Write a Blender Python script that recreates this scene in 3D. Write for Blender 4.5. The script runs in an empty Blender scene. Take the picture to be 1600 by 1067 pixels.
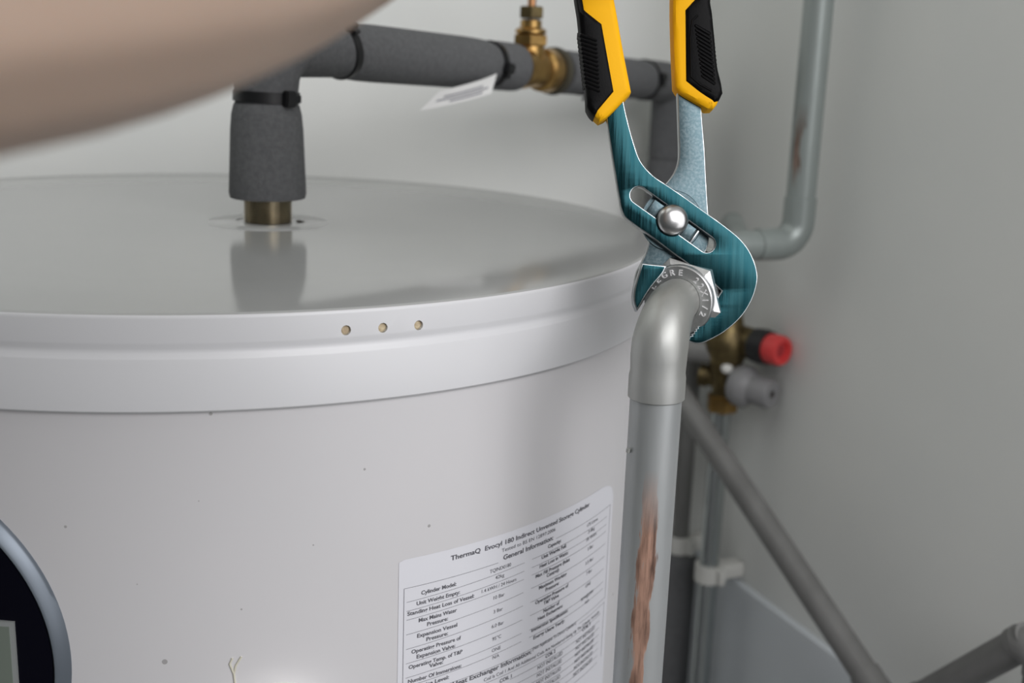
import bpy, bmesh, math, random
from mathutils import Vector, Matrix, Quaternion
random.seed(4)
S = bpy.context.scene
COL = S.collection
V = Vector

# ------------------------------------------------------------------ camera
CAM = V((0, 0, 1.25))
F = 1850.0
PITCH, ROLL = 0.23770647, 0.03592126
FW = V((0, math.cos(PITCH), -math.sin(PITCH)))
_r0 = V((1, 0, 0)); _u0 = _r0.cross(FW)
RT = (math.cos(ROLL)*_r0 + math.sin(ROLL)*_u0).normalized()
UP = (-math.sin(ROLL)*_r0 + math.cos(ROLL)*_u0).normalized()
cd = bpy.data.cameras.new('camera'); co = bpy.data.objects.new('camera', cd); COL.objects.link(co)
m = Matrix((RT, UP, -FW)).transposed().to_4x4(); m.translation = CAM; co.matrix_world = m
cd.sensor_width = 36.0; cd.lens = 36.0*F/1600.0; cd.clip_start = 0.02; cd.clip_end = 50
cd.dof.use_dof = True; cd.dof.focus_distance = 0.525; cd.dof.aperture_fstop = 8.5
S.camera = co

# ------------------------------------------------------------------ light and exposure
S.view_settings.view_transform = 'Standard'; S.view_settings.look = 'None'
S.view_settings.gamma = 1.0; S.view_settings.use_curve_mapping = False
S.view_settings.exposure = 0.0
w = bpy.data.worlds.new('world'); S.world = w; w.use_nodes = True
w.node_tree.nodes['Background'].inputs[0].default_value = (0.93, 1.0, 1.0, 1)
w.node_tree.nodes['Background'].inputs[1].default_value = 0.08

def area(name, loc, aim, sx, sy, power, col=(1, 1, 1)):
    l = bpy.data.lights.new(name, 'AREA'); l.shape = 'RECTANGLE'; l.size = sx; l.size_y = sy; l.energy = power; l.color = col
    o = bpy.data.objects.new(name, l); COL.objects.link(o); o.location = loc
    o.rotation_euler = (V(aim)-V(loc)).to_track_quat('-Z', 'Y').to_euler()
    return o
area('window_light', (0.72, -0.72, 2.05), (-0.05, 0.55, 1.05), 1.5, 1.0, 23, (1.0, 0.985, 1.0))
area('side_fill_light', (1.12, -0.50, 1.38), (-0.05, 0.55, 1.05), 1.2, 1.5, 9, (1.0, 0.985, 1.0))  # added fill that lifts the cylinder flank shaded by the front pipe, not a window
area('wall_fill_light', (-0.35, 0.55, 2.2), (0.15, 0.95, 1.2), 1.1, 1.0, 3.5, (0.97, 1.0, 0.95))  # added fill to brighten the right wall, not a real fitting

# ------------------------------------------------------------------ helpers
def U(px, py, d):            # world point at a depth d along the view axis
    return CAM + d*(FW + RT*((px-800)/F) + UP*((533.5-py)/F))

def empty(name, loc, label, cat, group=None):
    o = bpy.data.objects.new(name, None); COL.objects.link(o); o.location = loc
    o.empty_display_size = 0.02
    o['label'] = label; o['category'] = cat
    if group: o['group'] = group
    return o

def wloc(o):
    p = V((0, 0, 0))
    while o: p = p + o.location; o = o.parent
    return p

def link(name, me, mat, parent=None, smooth=True, angle=40, label=None, kind=None):
    """me is in world coordinates"""
    o = bpy.data.objects.new(name, me); COL.objects.link(o)
    if parent:
        o.parent = parent; off = wloc(parent)
        me.transform(Matrix.Translation(-off))
    for mm in (mat if isinstance(mat, (list, tuple)) else [mat]):
        me.materials.append(mm)
    if smooth:
        for p in me.polygons: p.use_smooth = True
        me.set_sharp_from_angle(angle=math.radians(angle))
    if label: o['label'] = label
    if kind: o['kind'] = kind
    me.name = name
    return o

def from_bm(bm, recalc=True):
    if recalc: bmesh.ops.recalc_face_normals(bm, faces=bm.faces)
    me = bpy.data.meshes.new('m'); bm.to_mesh(me); bm.free(); return me

def frame(axis):
    a = V(axis).normalized()
    t = V((0, 0, 1)) if abs(a.z) < 0.9 else V((1, 0, 0))
    x = t.cross(a).normalized(); y = a.cross(x)
    return x, y, a

def lathe(bm, prof, origin=(0, 0, 0), axis=(0, 0, 1), seg=48, xdir=None):
    """prof: (r, h) list; r == 0 closes to a pole"""
    x, y, a = frame(axis); o = V(origin)
    if xdir is not None:
        x = V(xdir); x = (x-a*x.dot(a)).normalized(); y = a.cross(x)
    rings = []
    for r, h in prof:
        if r <= 1e-7: rings.append([bm.verts.new(o+a*h)])
        else: rings.append([bm.verts.new(o+a*h+(x*math.cos(2*math.pi*i/seg)+y*math.sin(2*math.pi*i/seg))*r) for i in range(seg)])
    for A, B in zip(rings, rings[1:]):
        for i in range(seg):
            j = (i+1) % seg
            if len(A) == 1 and len(B) == 1: continue
            if len(A) == 1: bm.faces.new((A[0], B[i], B[j]))
            elif len(B) == 1: bm.faces.new((A[i], A[j], B[0]))
            else: bm.faces.new((A[i], A[j], B[j], B[i]))
    return bm

def lathe_obj(name, prof, origin, axis, mat, parent, seg=48, **k):
    bm = bmesh.new(); lathe(bm, prof, origin, axis, seg)
    return link(name, from_bm(bm), mat, parent, **k)

def fillet(pts, rad, n=10):
    out = [V(pts[0])]
    for i in range(1, len(pts)-1):
        a, b, c = V(pts[i-1]), V(pts[i]), V(pts[i+1])
        u = (a-b).normalized(); v = (c-b).normalized()
        th = u.angle(v); R = rad[i-1] if isinstance(rad, (list, tuple)) else rad
        t = R/math.tan(th/2)
        ctr = b+(u+v).normalized()*(R/math.sin(th/2))
        p0 = b+u*t-ctr; p1 = b+v*t-ctr
        ang = p0.angle(p1); ax = p0.cross(p1).normalized()
        for k in range(n+1):
            out.append(ctr+Quaternion(ax, ang*k/n) @ p0)
    out.append(V(pts[-1]))
    return out

def tube(bm, pts, rad, seg=28, cap=True):
    n = len(pts); pts = [V(p) for p in pts]
    rad = rad if isinstance(rad, (list, tuple)) else [rad]*n
    tang = []
    for i in range(n):
        d = (pts[min(i+1, n-1)]-pts[max(i-1, 0)])
        tang.append(d.normalized())
    x, y, _ = frame(tang[0]); rings = []; prev = tang[0]
    for i in range(n):
        q = prev.rotation_difference(tang[i]); x = q @ x; prev = tang[i]
        x = (x-tang[i]*x.dot(tang[i])).normalized(); y = tang[i].cross(x)
        rings.append([bm.verts.new(pts[i]+(x*math.cos(2*math.pi*k/seg)+y*math.sin(2*math.pi*k/seg))*rad[i]) for k in range(seg)])
    for A, B in zip(rings, rings[1:]):
        for k in range(seg):
            j = (k+1) % seg; bm.faces.new((A[k], A[j], B[j], B[k]))
    if cap:
        bm.faces.new(rings[0][::-1]); bm.faces.new(rings[-1])
    return bm

def tube_obj(name, pts, rad, mat, parent, seg=28, cap=True, **k):
    bm = bmesh.new(); tube(bm, pts, rad, seg, cap)
    return link(name, from_bm(bm), mat, parent, **k)

def box(bm, c, x, y, z, hx, hy, hz):
    c = V(c); vs = []
    for i in (-1, 1):
        for j in (-1, 1):
            for k in (-1, 1): vs.append(bm.verts.new(c+V(x)*hx*i+V(y)*hy*j+V(z)*hz*k))
    for f in ((0, 1, 3, 2), (4, 6, 7, 5), (0, 4, 5, 1), (2, 3, 7, 6), (0, 2, 6, 4), (1, 5, 7, 3)):
        bm.faces.new([vs[i] for i in f])

def box_obj(name, c, x, y, z, hx, hy, hz, mat, parent=None, bevel=0.0, kind=None, label=None):
    bm = bmesh.new(); box(bm, c, x, y, z, hx, hy, hz)
    bmesh.ops.recalc_face_normals(bm, faces=bm.faces)
    if bevel: bmesh.ops.bevel(bm, geom=list(bm.edges), offset=bevel, segments=3, affect='EDGES', profile=0.5)
    return link(name, from_bm(bm), mat, parent, kind=kind, label=label)

def evaluated_mesh(o):
    dg = bpy.context.evaluated_depsgraph_get(); dg.update()
    me = bpy.data.meshes.new_from_object(o.evaluated_get(dg))
    return me

# ------------------------------------------------------------------ materials
def mat(name, col, rough=0.5, metal=0.0, spec=0.5, col2=None, scale=60.0, detail=4.0, stretch=(1, 1, 1), bump=0.0, bscale=300.0,
        rvar=0.0, coat=0.0, lo=0.35, hi=0.65, sss=0.0):
    M = bpy.data.materials.new(name); M.use_nodes = True
    nt = M.node_tree; b = nt.nodes['Principled BSDF']
    b.inputs['Base Color'].default_value = (*col, 1); b.inputs['Roughness'].default_value = rough
    b.inputs['Metallic'].default_value = metal; b.inputs['Specular IOR Level'].default_value = spec
    b.inputs['Coat Weight'].default_value = coat
    if sss:
        b.inputs['Subsurface Weight'].default_value = sss; b.inputs['Subsurface Radius'].default_value = (0.01, 0.004, 0.002)
    tc = nt.nodes.new('ShaderNodeTexCoord'); mp = nt.nodes.new('ShaderNodeMapping')
    mp.inputs['Scale'].default_value = stretch; nt.links.new(tc.outputs['Object'], mp.inputs[0])
    if col2 or rvar:
        n = nt.nodes.new('ShaderNodeTexNoise'); n.inputs['Scale'].default_value = scale; n.inputs['Detail'].default_value = detail
        nt.links.new(mp.outputs[0], n.inputs[0])
        r = nt.nodes.new('ShaderNodeMapRange'); r.inputs[1].default_value = lo; r.inputs[2].default_value = hi
        nt.links.new(n.outputs[0], r.inputs[0])
        if col2:
            mx = nt.nodes.new('ShaderNodeMix'); mx.data_type = 'RGBA'
            mx.inputs[6].default_value = (*col, 1); mx.inputs[7].default_value = (*col2, 1)
            nt.links.new(r.outputs[0], mx.inputs[0]); nt.links.new(mx.outputs[2], b.inputs['Base Color'])
        if rvar:
            r2 = nt.nodes.new('ShaderNodeMapRange'); r2.inputs[3].default_value = rough-rvar; r2.inputs[4].default_value = rough+rvar
            nt.links.new(n.outputs[0], r2.inputs[0]); nt.links.new(r2.outputs[0], b.inputs['Roughness'])
    if bump:
        n = nt.nodes.new('ShaderNodeTexNoise'); n.inputs['Scale'].default_value = bscale; n.inputs['Detail'].default_value = 3
        nt.links.new(mp.outputs[0], n.inputs[0])
        bp = nt.nodes.new('ShaderNodeBump'); bp.inputs['Strength'].default_value = bump; bp.inputs['Distance'].default_value = 0.001
        nt.links.new(n.outputs[0], bp.inputs['Height']); nt.links.new(bp.outputs[0], b.inputs['Normal'])
    return M

M_wall = mat('wall_paint', (0.765, 0.775, 0.75), 0.85, col2=(0.735, 0.75, 0.73), scale=6, bump=0.06, bscale=120)
M_base = mat('lower_panel_paint', (0.66, 0.70, 0.73), 0.8, col2=(0.64, 0.68, 0.71), scale=8)
M_floor = mat('floor_screed', (0.30, 0.30, 0.29), 0.9, col2=(0.25, 0.25, 0.245), scale=20)
M_ceil = mat('ceiling_paint', (0.7, 0.7, 0.69), 0.9)
M_lid = mat('lid_enamel_dimmed', (0.38, 0.385, 0.38), 0.12, col2=(0.37, 0.376, 0.372), scale=14, rvar=0.02)  # same enamel as the rim, colour darkened for the weaker light on top
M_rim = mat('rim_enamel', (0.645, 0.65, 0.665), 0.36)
M_foamplug = mat('plug_foam', (0.62, 0.53, 0.36), 0.9, col2=(0.42, 0.33, 0.22), scale=500)
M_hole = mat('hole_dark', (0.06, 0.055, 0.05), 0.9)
M_grommet = mat('grommet_plastic', (0.42, 0.425, 0.42), 0.12)
M_paper = mat('label_paper', (0.70, 0.705, 0.745), 0.45)
M_ink = mat('label_ink', (0.10, 0.10, 0.115), 0.6)
M_rule = mat('label_rule', (0.20, 0.20, 0.22), 0.6)
M_foam = mat('pipe_foam', (0.125, 0.127, 0.131), 0.92, col2=(0.10, 0.102, 0.106), scale=350, bump=0.35, bscale=900, spec=0.25)
M_tie = mat('tie_nylon', (0.006, 0.006, 0.007), 0.4)
M_brass = mat('brass', (0.52, 0.33, 0.12), 0.33, 1.0, col2=(0.33, 0.20, 0.07), scale=90)
M_brassdull = mat('brass_dull', (0.22, 0.17, 0.08), 0.45, 1.0, col2=(0.11, 0.085, 0.045), scale=90)
M_nipple = mat('nipple_brass', (0.40, 0.34, 0.235), 0.28, 1.0, col2=(0.30, 0.26, 0.18), scale=120)
M_copper = mat('copper', (0.62, 0.33, 0.17), 0.35, 1.0, col2=(0.5, 0.26, 0.13), scale=100)
M_seal = mat('seal_dark', (0.05, 0.045, 0.03), 0.7)
M_red = mat('red_cap', (0.62, 0.05, 0.05), 0.4)
M_redin = mat('red_recess', (0.36, 0.025, 0.03), 0.5)
M_black = mat('black_plastic', (0.01, 0.01, 0.011), 0.5)
M_greycap = mat('grey_cap', (0.22, 0.22, 0.225), 0.5)
M_clip = mat('clip_plastic', (0.60, 0.60, 0.57), 0.5)
M_tag = mat('tag_paper', (0.86, 0.86, 0.85), 0.7)
M_tagink = mat('tag_print', (0.33, 0.33, 0.36), 0.7)
M_yellow = mat('grip_yellow', (0.94, 0.48, 0.006), 0.6, spec=0.15, col2=(0.92, 0.465, 0.006), scale=60, bump=0.05, bscale=900)
M_rubber = mat('grip_rubber', (0.0022, 0.0022, 0.0025), 0.5, spec=0.10, bump=0.1, bscale=1500)
M_steelA = mat('teal_reflection_steel', (0.0075, 0.035, 0.043), 0.27, 1.0, col2=(0.017, 0.054, 0.062), scale=40, stretch=(9, 1, 0.5), rvar=0.07, lo=0.3, hi=0.7, bump=0.12, bscale=60)  # dark teal reflection of the room put into the base colour of plain steel
M_steelB = mat('satin_steel', (0.065, 0.098, 0.110), 0.36, 1.0, col2=(0.12, 0.155, 0.168), scale=900, lo=0.4, hi=0.72, rvar=0.08)
M_jawface = mat('jaw_face_steel', (0.30, 0.29, 0.28), 0.5, 0.4, col2=(0.24, 0.23, 0.22), scale=200)
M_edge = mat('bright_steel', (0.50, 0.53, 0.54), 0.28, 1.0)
M_letter = mat('letter_glint', (0.62, 0.62, 0.62), 0.45)  # pale colour stands in for light caught by the raised metal letters
M_bolt = mat('bolt_steel', (0.62, 0.62, 0.62), 0.28, 1.0)
M_nut = mat('nut_chrome', (0.80, 0.81, 0.81), 0.42, 1.0, col2=(0.60, 0.61, 0.61), scale=150)
M_skin = mat('skin', (0.49, 0.365, 0.285), 0.6, col2=(0.46, 0.34, 0.265), scale=25, sss=0.15)
M_sleeve = mat('sleeve_cotton', (0.03, 0.04, 0.07), 0.9)
M_bezel = mat('bezel_silver', (0.15, 0.175, 0.205), 0.38, 0.5)
M_dial = mat('dial_gloss', (0.003, 0.003, 0.007), 0.3, spec=0.12)
M_lcd = mat('display_glass', (0.17, 0.20, 0.17), 0.2)
M_frame = mat('display_frame', (0.42, 0.44, 0.44), 0.4, 0.4)
M_cover = mat('cover_plastic', (0.78, 0.77, 0.74), 0.4)
M_glue = mat('glue', (0.62, 0.60, 0.50), 0.5)

def shell_mat():       # tank enamel with sparse specks
    M = mat('tank_enamel', (0.625, 0.615, 0.625), 0.30, col2=(0.605, 0.60, 0.61), scale=6)
    nt = M.node_tree; b = nt.nodes['Principled BSDF']
    old = b.inputs['Base Color'].links[0].from_socket
    tc = nt.nodes.new('ShaderNodeTexCoord'); v = nt.nodes.new('ShaderNodeTexVoronoi'); v.inputs['Scale'].default_value = 55
    nt.links.new(tc.outputs['Object'], v.inputs['Vector'])
    n = nt.nodes.new('ShaderNodeTexNoise'); n.inputs['Scale'].default_value = 7; nt.links.new(tc.outputs['Object'], n.inputs[0])
    r = nt.nodes.new('ShaderNodeMapRange'); r.inputs[1].default_value = 0.45; r.inputs[2].default_value = 0.75; r.inputs[3].default_value = 0; r.inputs[4].default_value = 0.085
    nt.links.new(n.outputs[0], r.inputs[0])
    lt = nt.nodes.new('ShaderNodeMath'); lt.operation = 'LESS_THAN'
    nt.links.new(v.outputs['Distance'], lt.inputs[0]); nt.links.new(r.outputs[0], lt.inputs[1])
    mx = nt.nodes.new('ShaderNodeMix'); mx.data_type = 'RGBA'; mx.inputs[7].default_value = (0.36, 0.35, 0.35, 1)
    nt.links.new(lt.outputs[0], mx.inputs[0]); nt.links.new(old, mx.inputs[6]); nt.links.new(mx.outputs[2], b.inputs['Base Color'])
    return M
M_shell = shell_mat()

def painted_pipe(name, streak=None, col=(0.50, 0.52, 0.525), col2=(0.38, 0.40, 0.40), metal=0.5, rough=0.42, cop=((0.14, 0.085, 0.065), (0.66, 0.40, 0.30))):
    """grey painted copper; streak = (direction, zmin, zmax, half width) of a scrape where copper shows"""
    M = mat(name, col, rough, metal, col2=col2, scale=30, stretch=(1, 1, 0.25), rvar=0.06, bump=0.25, bscale=90)
    if streak:
        d, z0, z1, hw = streak; nt = M.node_tree; b = nt.nodes['Principled BSDF']
        old = b.inputs['Base Color'].links[0].from_socket
        tc = nt.nodes.new('ShaderNodeTexCoord'); sx = nt.nodes.new('ShaderNodeSeparateXYZ'); nt.links.new(tc.outputs['Object'], sx.inputs[0])
        def mth(op, a, b_=None, c=None):
            n = nt.nodes.new('ShaderNodeMath'); n.operation = op
            for i, q in enumerate((a, b_, c)):
                if q is None: continue
                if isinstance(q, (int, float)): n.inputs[i].default_value = q
                else: nt.links.new(q, n.inputs[i])
            return n.outputs[0]
        side = mth('ADD', mth('MULTIPLY', sx.outputs[0], -d[1]), mth('MULTIPLY', sx.outputs[1], d[0]))   # signed distance across the streak
        front = mth('ADD', mth('MULTIPLY', sx.outputs[0], d[0]), mth('MULTIPLY', sx.outputs[1], d[1]))
        mp = nt.nodes.new('ShaderNodeMapping'); mp.inputs['Scale'].default_value = (1, 1, 0.12); nt.links.new(tc.outputs['Object'], mp.inputs[0])
        n = nt.nodes.new('ShaderNodeTexNoise'); n.inputs['Scale'].default_value = 420; n.inputs['Detail'].default_value = 6; nt.links.new(mp.outputs[0], n.inputs[0])
        n2 = nt.nodes.new('ShaderNodeTexNoise'); n2.inputs['Scale'].default_value = 45; nt.links.new(mp.outputs[0], n2.inputs[0])
        wob = mth('ADD', mth('ABSOLUTE', mth('ADD', side, mth('MULTIPLY', mth('SUBTRACT', n2.outputs[0], 0.5), hw*2.6))), mth('MULTIPLY', mth('SUBTRACT', n.outputs[0], 0.5), hw*3.4))
        mask = nt.nodes.new('ShaderNodeMapRange'); mask.inputs[1].default_value = hw; mask.inputs[2].default_value = hw*0.75
        nt.links.new(wob, mask.inputs[0])
        zz = sx.outputs[2]
        g1 = nt.nodes.new('ShaderNodeMapRange'); g1.inputs[1].default_value = z1; g1.inputs[2].default_value = z1-0.03; nt.links.new(zz, g1.inputs[0])
        g2 = nt.nodes.new('ShaderNodeMapRange'); g2.inputs[1].default_value = z0; g2.inputs[2].default_value = z0+0.02; nt.links.new(zz, g2.inputs[0])
        fr = mth('GREATER_THAN', front, 0.0)
        a = mth('MULTIPLY', mth('MULTIPLY', mask.outputs[0], g1.outputs[0]), mth('MULTIPLY', g2.outputs[0], fr))
        cm = nt.nodes.new('ShaderNodeMix'); cm.data_type = 'RGBA'; cm.inputs[6].default_value = (*cop[0], 1); cm.inputs[7].default_value = (*cop[1], 1)
        cr = nt.nodes.new('ShaderNodeMapRange'); cr.inputs[1].default_value = 0.42; cr.inputs[2].default_value = 0.60
        nt.links.new(mth('ADD', mth('MULTIPLY', n.outputs[0], 0.55), mth('MULTIPLY', n2.outputs[0], 0.45)), cr.inputs[0]); nt.links.new(cr.outputs[0], cm.inputs[0])
        mx = nt.nodes.new('ShaderNodeMix'); mx.data_type = 'RGBA'
        nt.links.new(a, mx.inputs[0]); nt.links.new(old, mx.inputs[6]); nt.links.new(cm.outputs[2], mx.inputs[7]); nt.links.new(mx.outputs[2], b.inputs['Base Color'])
    return M

# ------------------------------------------------------------------ the room
W0 = V((0.2157, 1.1136, 0)); dR = V((0.39, -0.921, 0)).normalized(); nR = V((-0.921, -0.39, 0)).normalized()
Z = V((0, 0, 1))
K = W0-dR*0.103                     # corner
dB = nR.copy(); nB = dR.copy()      # back wall runs along dB, faces nB
box_obj('wall_right', K+dR*0.28-nR*0.05+Z*1.3, dR, nR, Z, 0.33, 0.05, 1.3, M_wall, kind='structure')
box_obj('wall_back', K+dB*1.2-nB*0.05+Z*1.3, dB, nB, Z, 1.2, 0.05, 1.3, M_wall, kind='structure')
box_obj('floor', V((-0.4, 0.2, -0.05)), V((1, 0, 0)), V((0, 1, 0)), Z, 3, 3, 0.05, M_floor, kind='structure')
box_obj('baseboard_right', K+dR*0.30+nR*0.004+Z*0.379, dR, nR, Z, 0.30, 0.004, 0.379, M_base, kind='structure', bevel=0.0015)


box_obj('ceiling', V((-0.3, 0.75, 2.28)), V((1, 0, 0)), V((0, 1, 0)), Z, 1.6, 1.0, 0.04, M_ceil, kind='structure')

# ------------------------------------------------------------------ the hot water cylinder
CX, CY = -0.1850347, 0.71659616
ZL = CAM.z-0.10362801
RL, RB = 0.27, 0.2675
tank = empty('hot_water_cylinder', (CX, CY, 0), 'large white enamelled hot water cylinder with a flat glossy lid and printed data sheet', 'water cylinder')
ZB = ZL-0.0402
lathe_obj('body', [(0, 0.003), (0.25, 0.003), (0.258, 0.0), (RB, 0.006)]+[(RB, 0.006+(ZB+0.004-0.006)*i/20) for i in range(1, 21)]+[(RB-0.006, ZB+0.006), (0, ZB+0.006)], (CX, CY, 0), Z, M_shell, tank, seg=220)
prof = [(0, 0)]
prof += [(0.10, 0), (0.2, 0), (RL-0.0035, 0)]
for k in range(1, 7):
    a = math.pi/2*k/6; prof.append((RL-0.0035+0.0022*math.sin(a), -0.0022+0.0022*math.cos(a)))
prof += [(RL-0.0010, -0.0115)]
prof += [(RL-0.0011, -0.0125), (RL-0.0015, -0.0140), (RL-0.0016, -0.0150), (RL-0.0013, -0.0162), (RL-0.0003, -0.0178), (RL, -0.0185)]
prof += [(RL, -0.0395), (RL-0.0006, -0.0402), (RB+0.0002, -0.0402), (RB+0.0002, -0.038), (0, -0.034)]
bm = bmesh.new(); lathe(bm, prof, (CX, CY, ZL), Z, 220)
lidm = from_bm(bm)
# drill the three screw holes of the rim
PLUGS = [(-64.30, -0.11272), (-60.86, -0.11283), (-57.33, -0.11316)]
tmp = bpy.data.objects.new('tmp', lidm); COL.objects.link(tmp)
cut = bmesh.new()
for th, z in PLUGS:
    d = V((math.cos(math.radians(th)), math.sin(math.radians(th)), 0))
    lathe(cut, [(0, 0), (0.0021, 0), (0.0021, 0.01), (0, 0.01)], V((CX, CY, CAM.z+z))+d*(RL-0.005), d, 20)
cutter = bpy.data.objects.new('cut', from_bm(cut)); COL.objects.link(cutter)
bo = tmp.modifiers.new('b', 'BOOLEAN'); bo.operation = 'DIFFERENCE'; bo.object = cutter; bo.solver = 'EXACT'
lidm = evaluated_mesh(tmp)
bpy.data.objects.remove(tmp); bpy.data.objects.remove(cutter)
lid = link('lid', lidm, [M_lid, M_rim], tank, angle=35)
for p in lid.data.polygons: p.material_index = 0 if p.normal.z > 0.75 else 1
for th, z in PLUGS:
    d = V((math.cos(math.radians(th)), math.sin(math.radians(th)), 0))
    lathe_obj('plug', [(0, 0), (0.0021, 0), (0.0021, 0.0022), (0.0013, 0.0027), (0, 0.0024)], V((CX, CY, CAM.z+z))+d*(RL-0.0049), d, M_foamplug, lid, seg=20, label='beige foam seen in a small rim hole')

# outlet in the lid
NX, NY = -0.14994, 0.71152
NP = V((NX, NY, ZL))
grom = lathe_obj('collar', [(0.0142, 0.0), (0.0142, 0.0003), (0.0362, 0.0003), (0.0366, 0.0)], NP, Z, M_grommet, tank, seg=64)
for a0, a1, r0, r1 in ((-8, 34, 0.0168, 0.0215), (150, 178, 0.019, 0.0205)):      # flat dark patches painted for the shade in the cut-out beside the outlet
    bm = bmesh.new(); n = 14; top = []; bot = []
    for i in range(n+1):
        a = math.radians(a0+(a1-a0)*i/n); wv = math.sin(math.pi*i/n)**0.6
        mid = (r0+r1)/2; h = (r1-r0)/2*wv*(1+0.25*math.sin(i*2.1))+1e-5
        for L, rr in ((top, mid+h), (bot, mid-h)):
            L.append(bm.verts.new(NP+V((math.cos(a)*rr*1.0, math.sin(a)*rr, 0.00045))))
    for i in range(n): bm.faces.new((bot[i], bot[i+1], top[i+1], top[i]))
    link('gap_shade', from_bm(bm), M_hole, tank, smooth=False)
prof = [(0, 0.0)]
for k in range(12):
    h = 0.0005+k*0.00115
    prof += [(0.0137, h), (0.0143, h+0.0003), (0.0143, h+0.0006), (0.0137, h+0.0009)]
prof += [(0.0138, 0.0145), (0.0162, 0.0148), (0.0162, 0.024), (0, 0.024)]
lathe_obj('threaded_outlet', prof, NP, Z, M_nipple, tank, seg=48, angle=60)

# data sheet on the shell
TEXTS = [  # angles and heights converted from image pixel positions onto the shell
('b','ThermaQ  Evocyl 180 Indirect Unvented Storage Cylinder',-53.15,-31.57,-0.2257),
('r','Tested to BS EN 12897:2006',-46.68,-38.40,-0.2293),
('B','General Information:',-46.43,-38.73,-0.2335),
('b','Cylinder Model:',-56.43,-52.42,-0.2389),
('r','TQIND0180',-48.21,-45.30,-0.2381),
('b','Unit Weight Empty:',-56.92,-51.95,-0.2436),
('r','42kg',-47.44,-46.22,-0.2422),
('b','Standing Heat Loss of Vessel:',-57.91,-50.16,-0.2477),
('r','1.4 kWH / 24 Hours',-49.20,-44.45,-0.2469),
('b','Max Mains Water',-56.65,-52.27,-0.2522),
('b','Pressure:',-55.71,-53.31,-0.2552),
('r','10 Bar',-47.59,-46.07,-0.2524),
('b','Expansion Vessel',-56.80,-52.18,-0.2598),
('b','Pressure:',-55.76,-53.27,-0.2627),
('r','3 Bar',-47.53,-46.26,-0.2597),
('b','Operating Pressure of',-57.40,-51.68,-0.2671),
('b','Expansion Valve:',-56.82,-52.34,-0.2702),
('r','6.0 Bar',-47.71,-46.03,-0.2672),
('b','Operating Temp. of T&P',-57.68,-51.45,-0.2745),
('b','Valve:',-55.38,-53.78,-0.2767),
('r','95°C',-47.58,-46.35,-0.2740),
('b','Number Of Immersions:',-57.73,-51.52,-0.2817),
('r','ONE',-47.58,-46.37,-0.2800),
('b','Noise Level:',-56.66,-53.03,-0.2855),
('r','N/A',-47.44,-46.54,-0.2839),
('B','Heat Exchanger Information:',-52.55,-41.61,-0.2904),
('r','(Not Applicable To Direct Cylinders)',-41.45,-33.26,-0.2893),
('r','Coil Is Coil 1 And All Additional Coils Are Numbered Going Up The Cylinder Vertically',-48.53,-27.39,-0.2941),
('b','COIL 1',-46.33,-44.59,-0.2984),
('b','COIL 2',-39.15,-37.33,-0.2977),
('b','COIL 3',-31.77,-29.73,-0.2966),
('b','Capacity:',-39.57,-37.24,-0.2370),
('r','175 Litres',-31.88,-29.29,-0.2370),
('b','Unit Weight Full:',-40.57,-36.16,-0.2413),
('r','218kg',-31.57,-29.99,-0.2412),
('b','Heat Loss in Watts:',-40.84,-35.72,-0.2457),
('r','58 Watts',-31.92,-29.42,-0.2450),
('b','Max Fill Pressure (Inlet',-41.44,-35.35,-0.2501),
('b','Control):',-39.57,-37.33,-0.2525),
('r','3 Bar',-31.48,-30.08,-0.2509),
('b','Maximum Working',-40.80,-35.85,-0.2572),
('b','Pressure:',-39.68,-37.25,-0.2600),
('r','3.5 Bar',-31.83,-29.90,-0.2585),
('b','Operating Pressure of',-41.32,-35.39,-0.2644),
('b','T&P Valve',-39.90,-37.20,-0.2669),
('r','7 Bar',-31.47,-30.11,-0.2648),
('b','Number of',-39.87,-37.02,-0.2713),
('b','Heat Exchangers:',-40.77,-36.31,-0.2741),
('r','ONE',-31.53,-30.27,-0.2719),
('b','Immersion Specification:',-41.76,-35.20,-0.2787),
('r','3kW@230V',-32.47,-29.41,-0.2780),
('b','Energy Usage Yearly:',-41.37,-35.79,-0.2833),
('r','N/A',-31.40,-30.42,-0.2816),
('r','NOT INSTALLED',-40.46,-35.90,-0.3017),
('r','NOT INSTALLED',-33.03,-28.48,-0.3013),
('r','NOT INSTALLED',-40.50,-35.98,-0.3059),
('r','NOT INSTALLED',-33.08,-28.53,-0.3050),
('r','NOT INSTALLED',-40.54,-36.05,-0.3102),
('r','NOT INSTALLED',-33.13,-28.58,-0.3087),
('r','NOT INSTALLED',-40.57,-36.12,-0.3145),
('r','NOT INSTALLED',-33.18,-28.63,-0.3124),
('r','NOT INSTALLED',-40.61,-36.20,-0.3188),
('r','NOT INSTALLED',-33.24,-28.69,-0.3161),
('r','NOT INSTALLED',-40.65,-36.27,-0.3231),
('r','NOT INSTALLED',-33.29,-28.74,-0.3199),
]
def on_shell(th, z, lift):
    a = math.radians(th); return V((CX+(RB+lift)*math.cos(a), CY+(RB+lift)*math.sin(a), CAM.z+z))
T0, T1, ZT, ZBOT = -58.87, -24.9, -0.2201, -0.345
bm = bmesh.new(); NU = 60; NV = 14; grid = []
rc = 0.008; rdeg = math.degrees(rc/RB)
for i in range(NU+1):
    u = i/NU; th = T0+(T1-T0)*u
    e0 = (th-T0); e1 = (T1-th)
    ztop = ZT; 
    for e, R_ in ((e0, rdeg*0.25), (e1, rdeg*2.4)):
        if e < R_:
            x = 1-e/R_; ztop = ZT-(R_*math.pi/180*RB)*0.5*(1-math.sqrt(max(0, 1-x*x)))
    grid.append([bm.verts.new(on_shell(th, ztop+(ZBOT-ztop)*j/NV, 0.00025)) for j in range(NV+1)])
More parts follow.
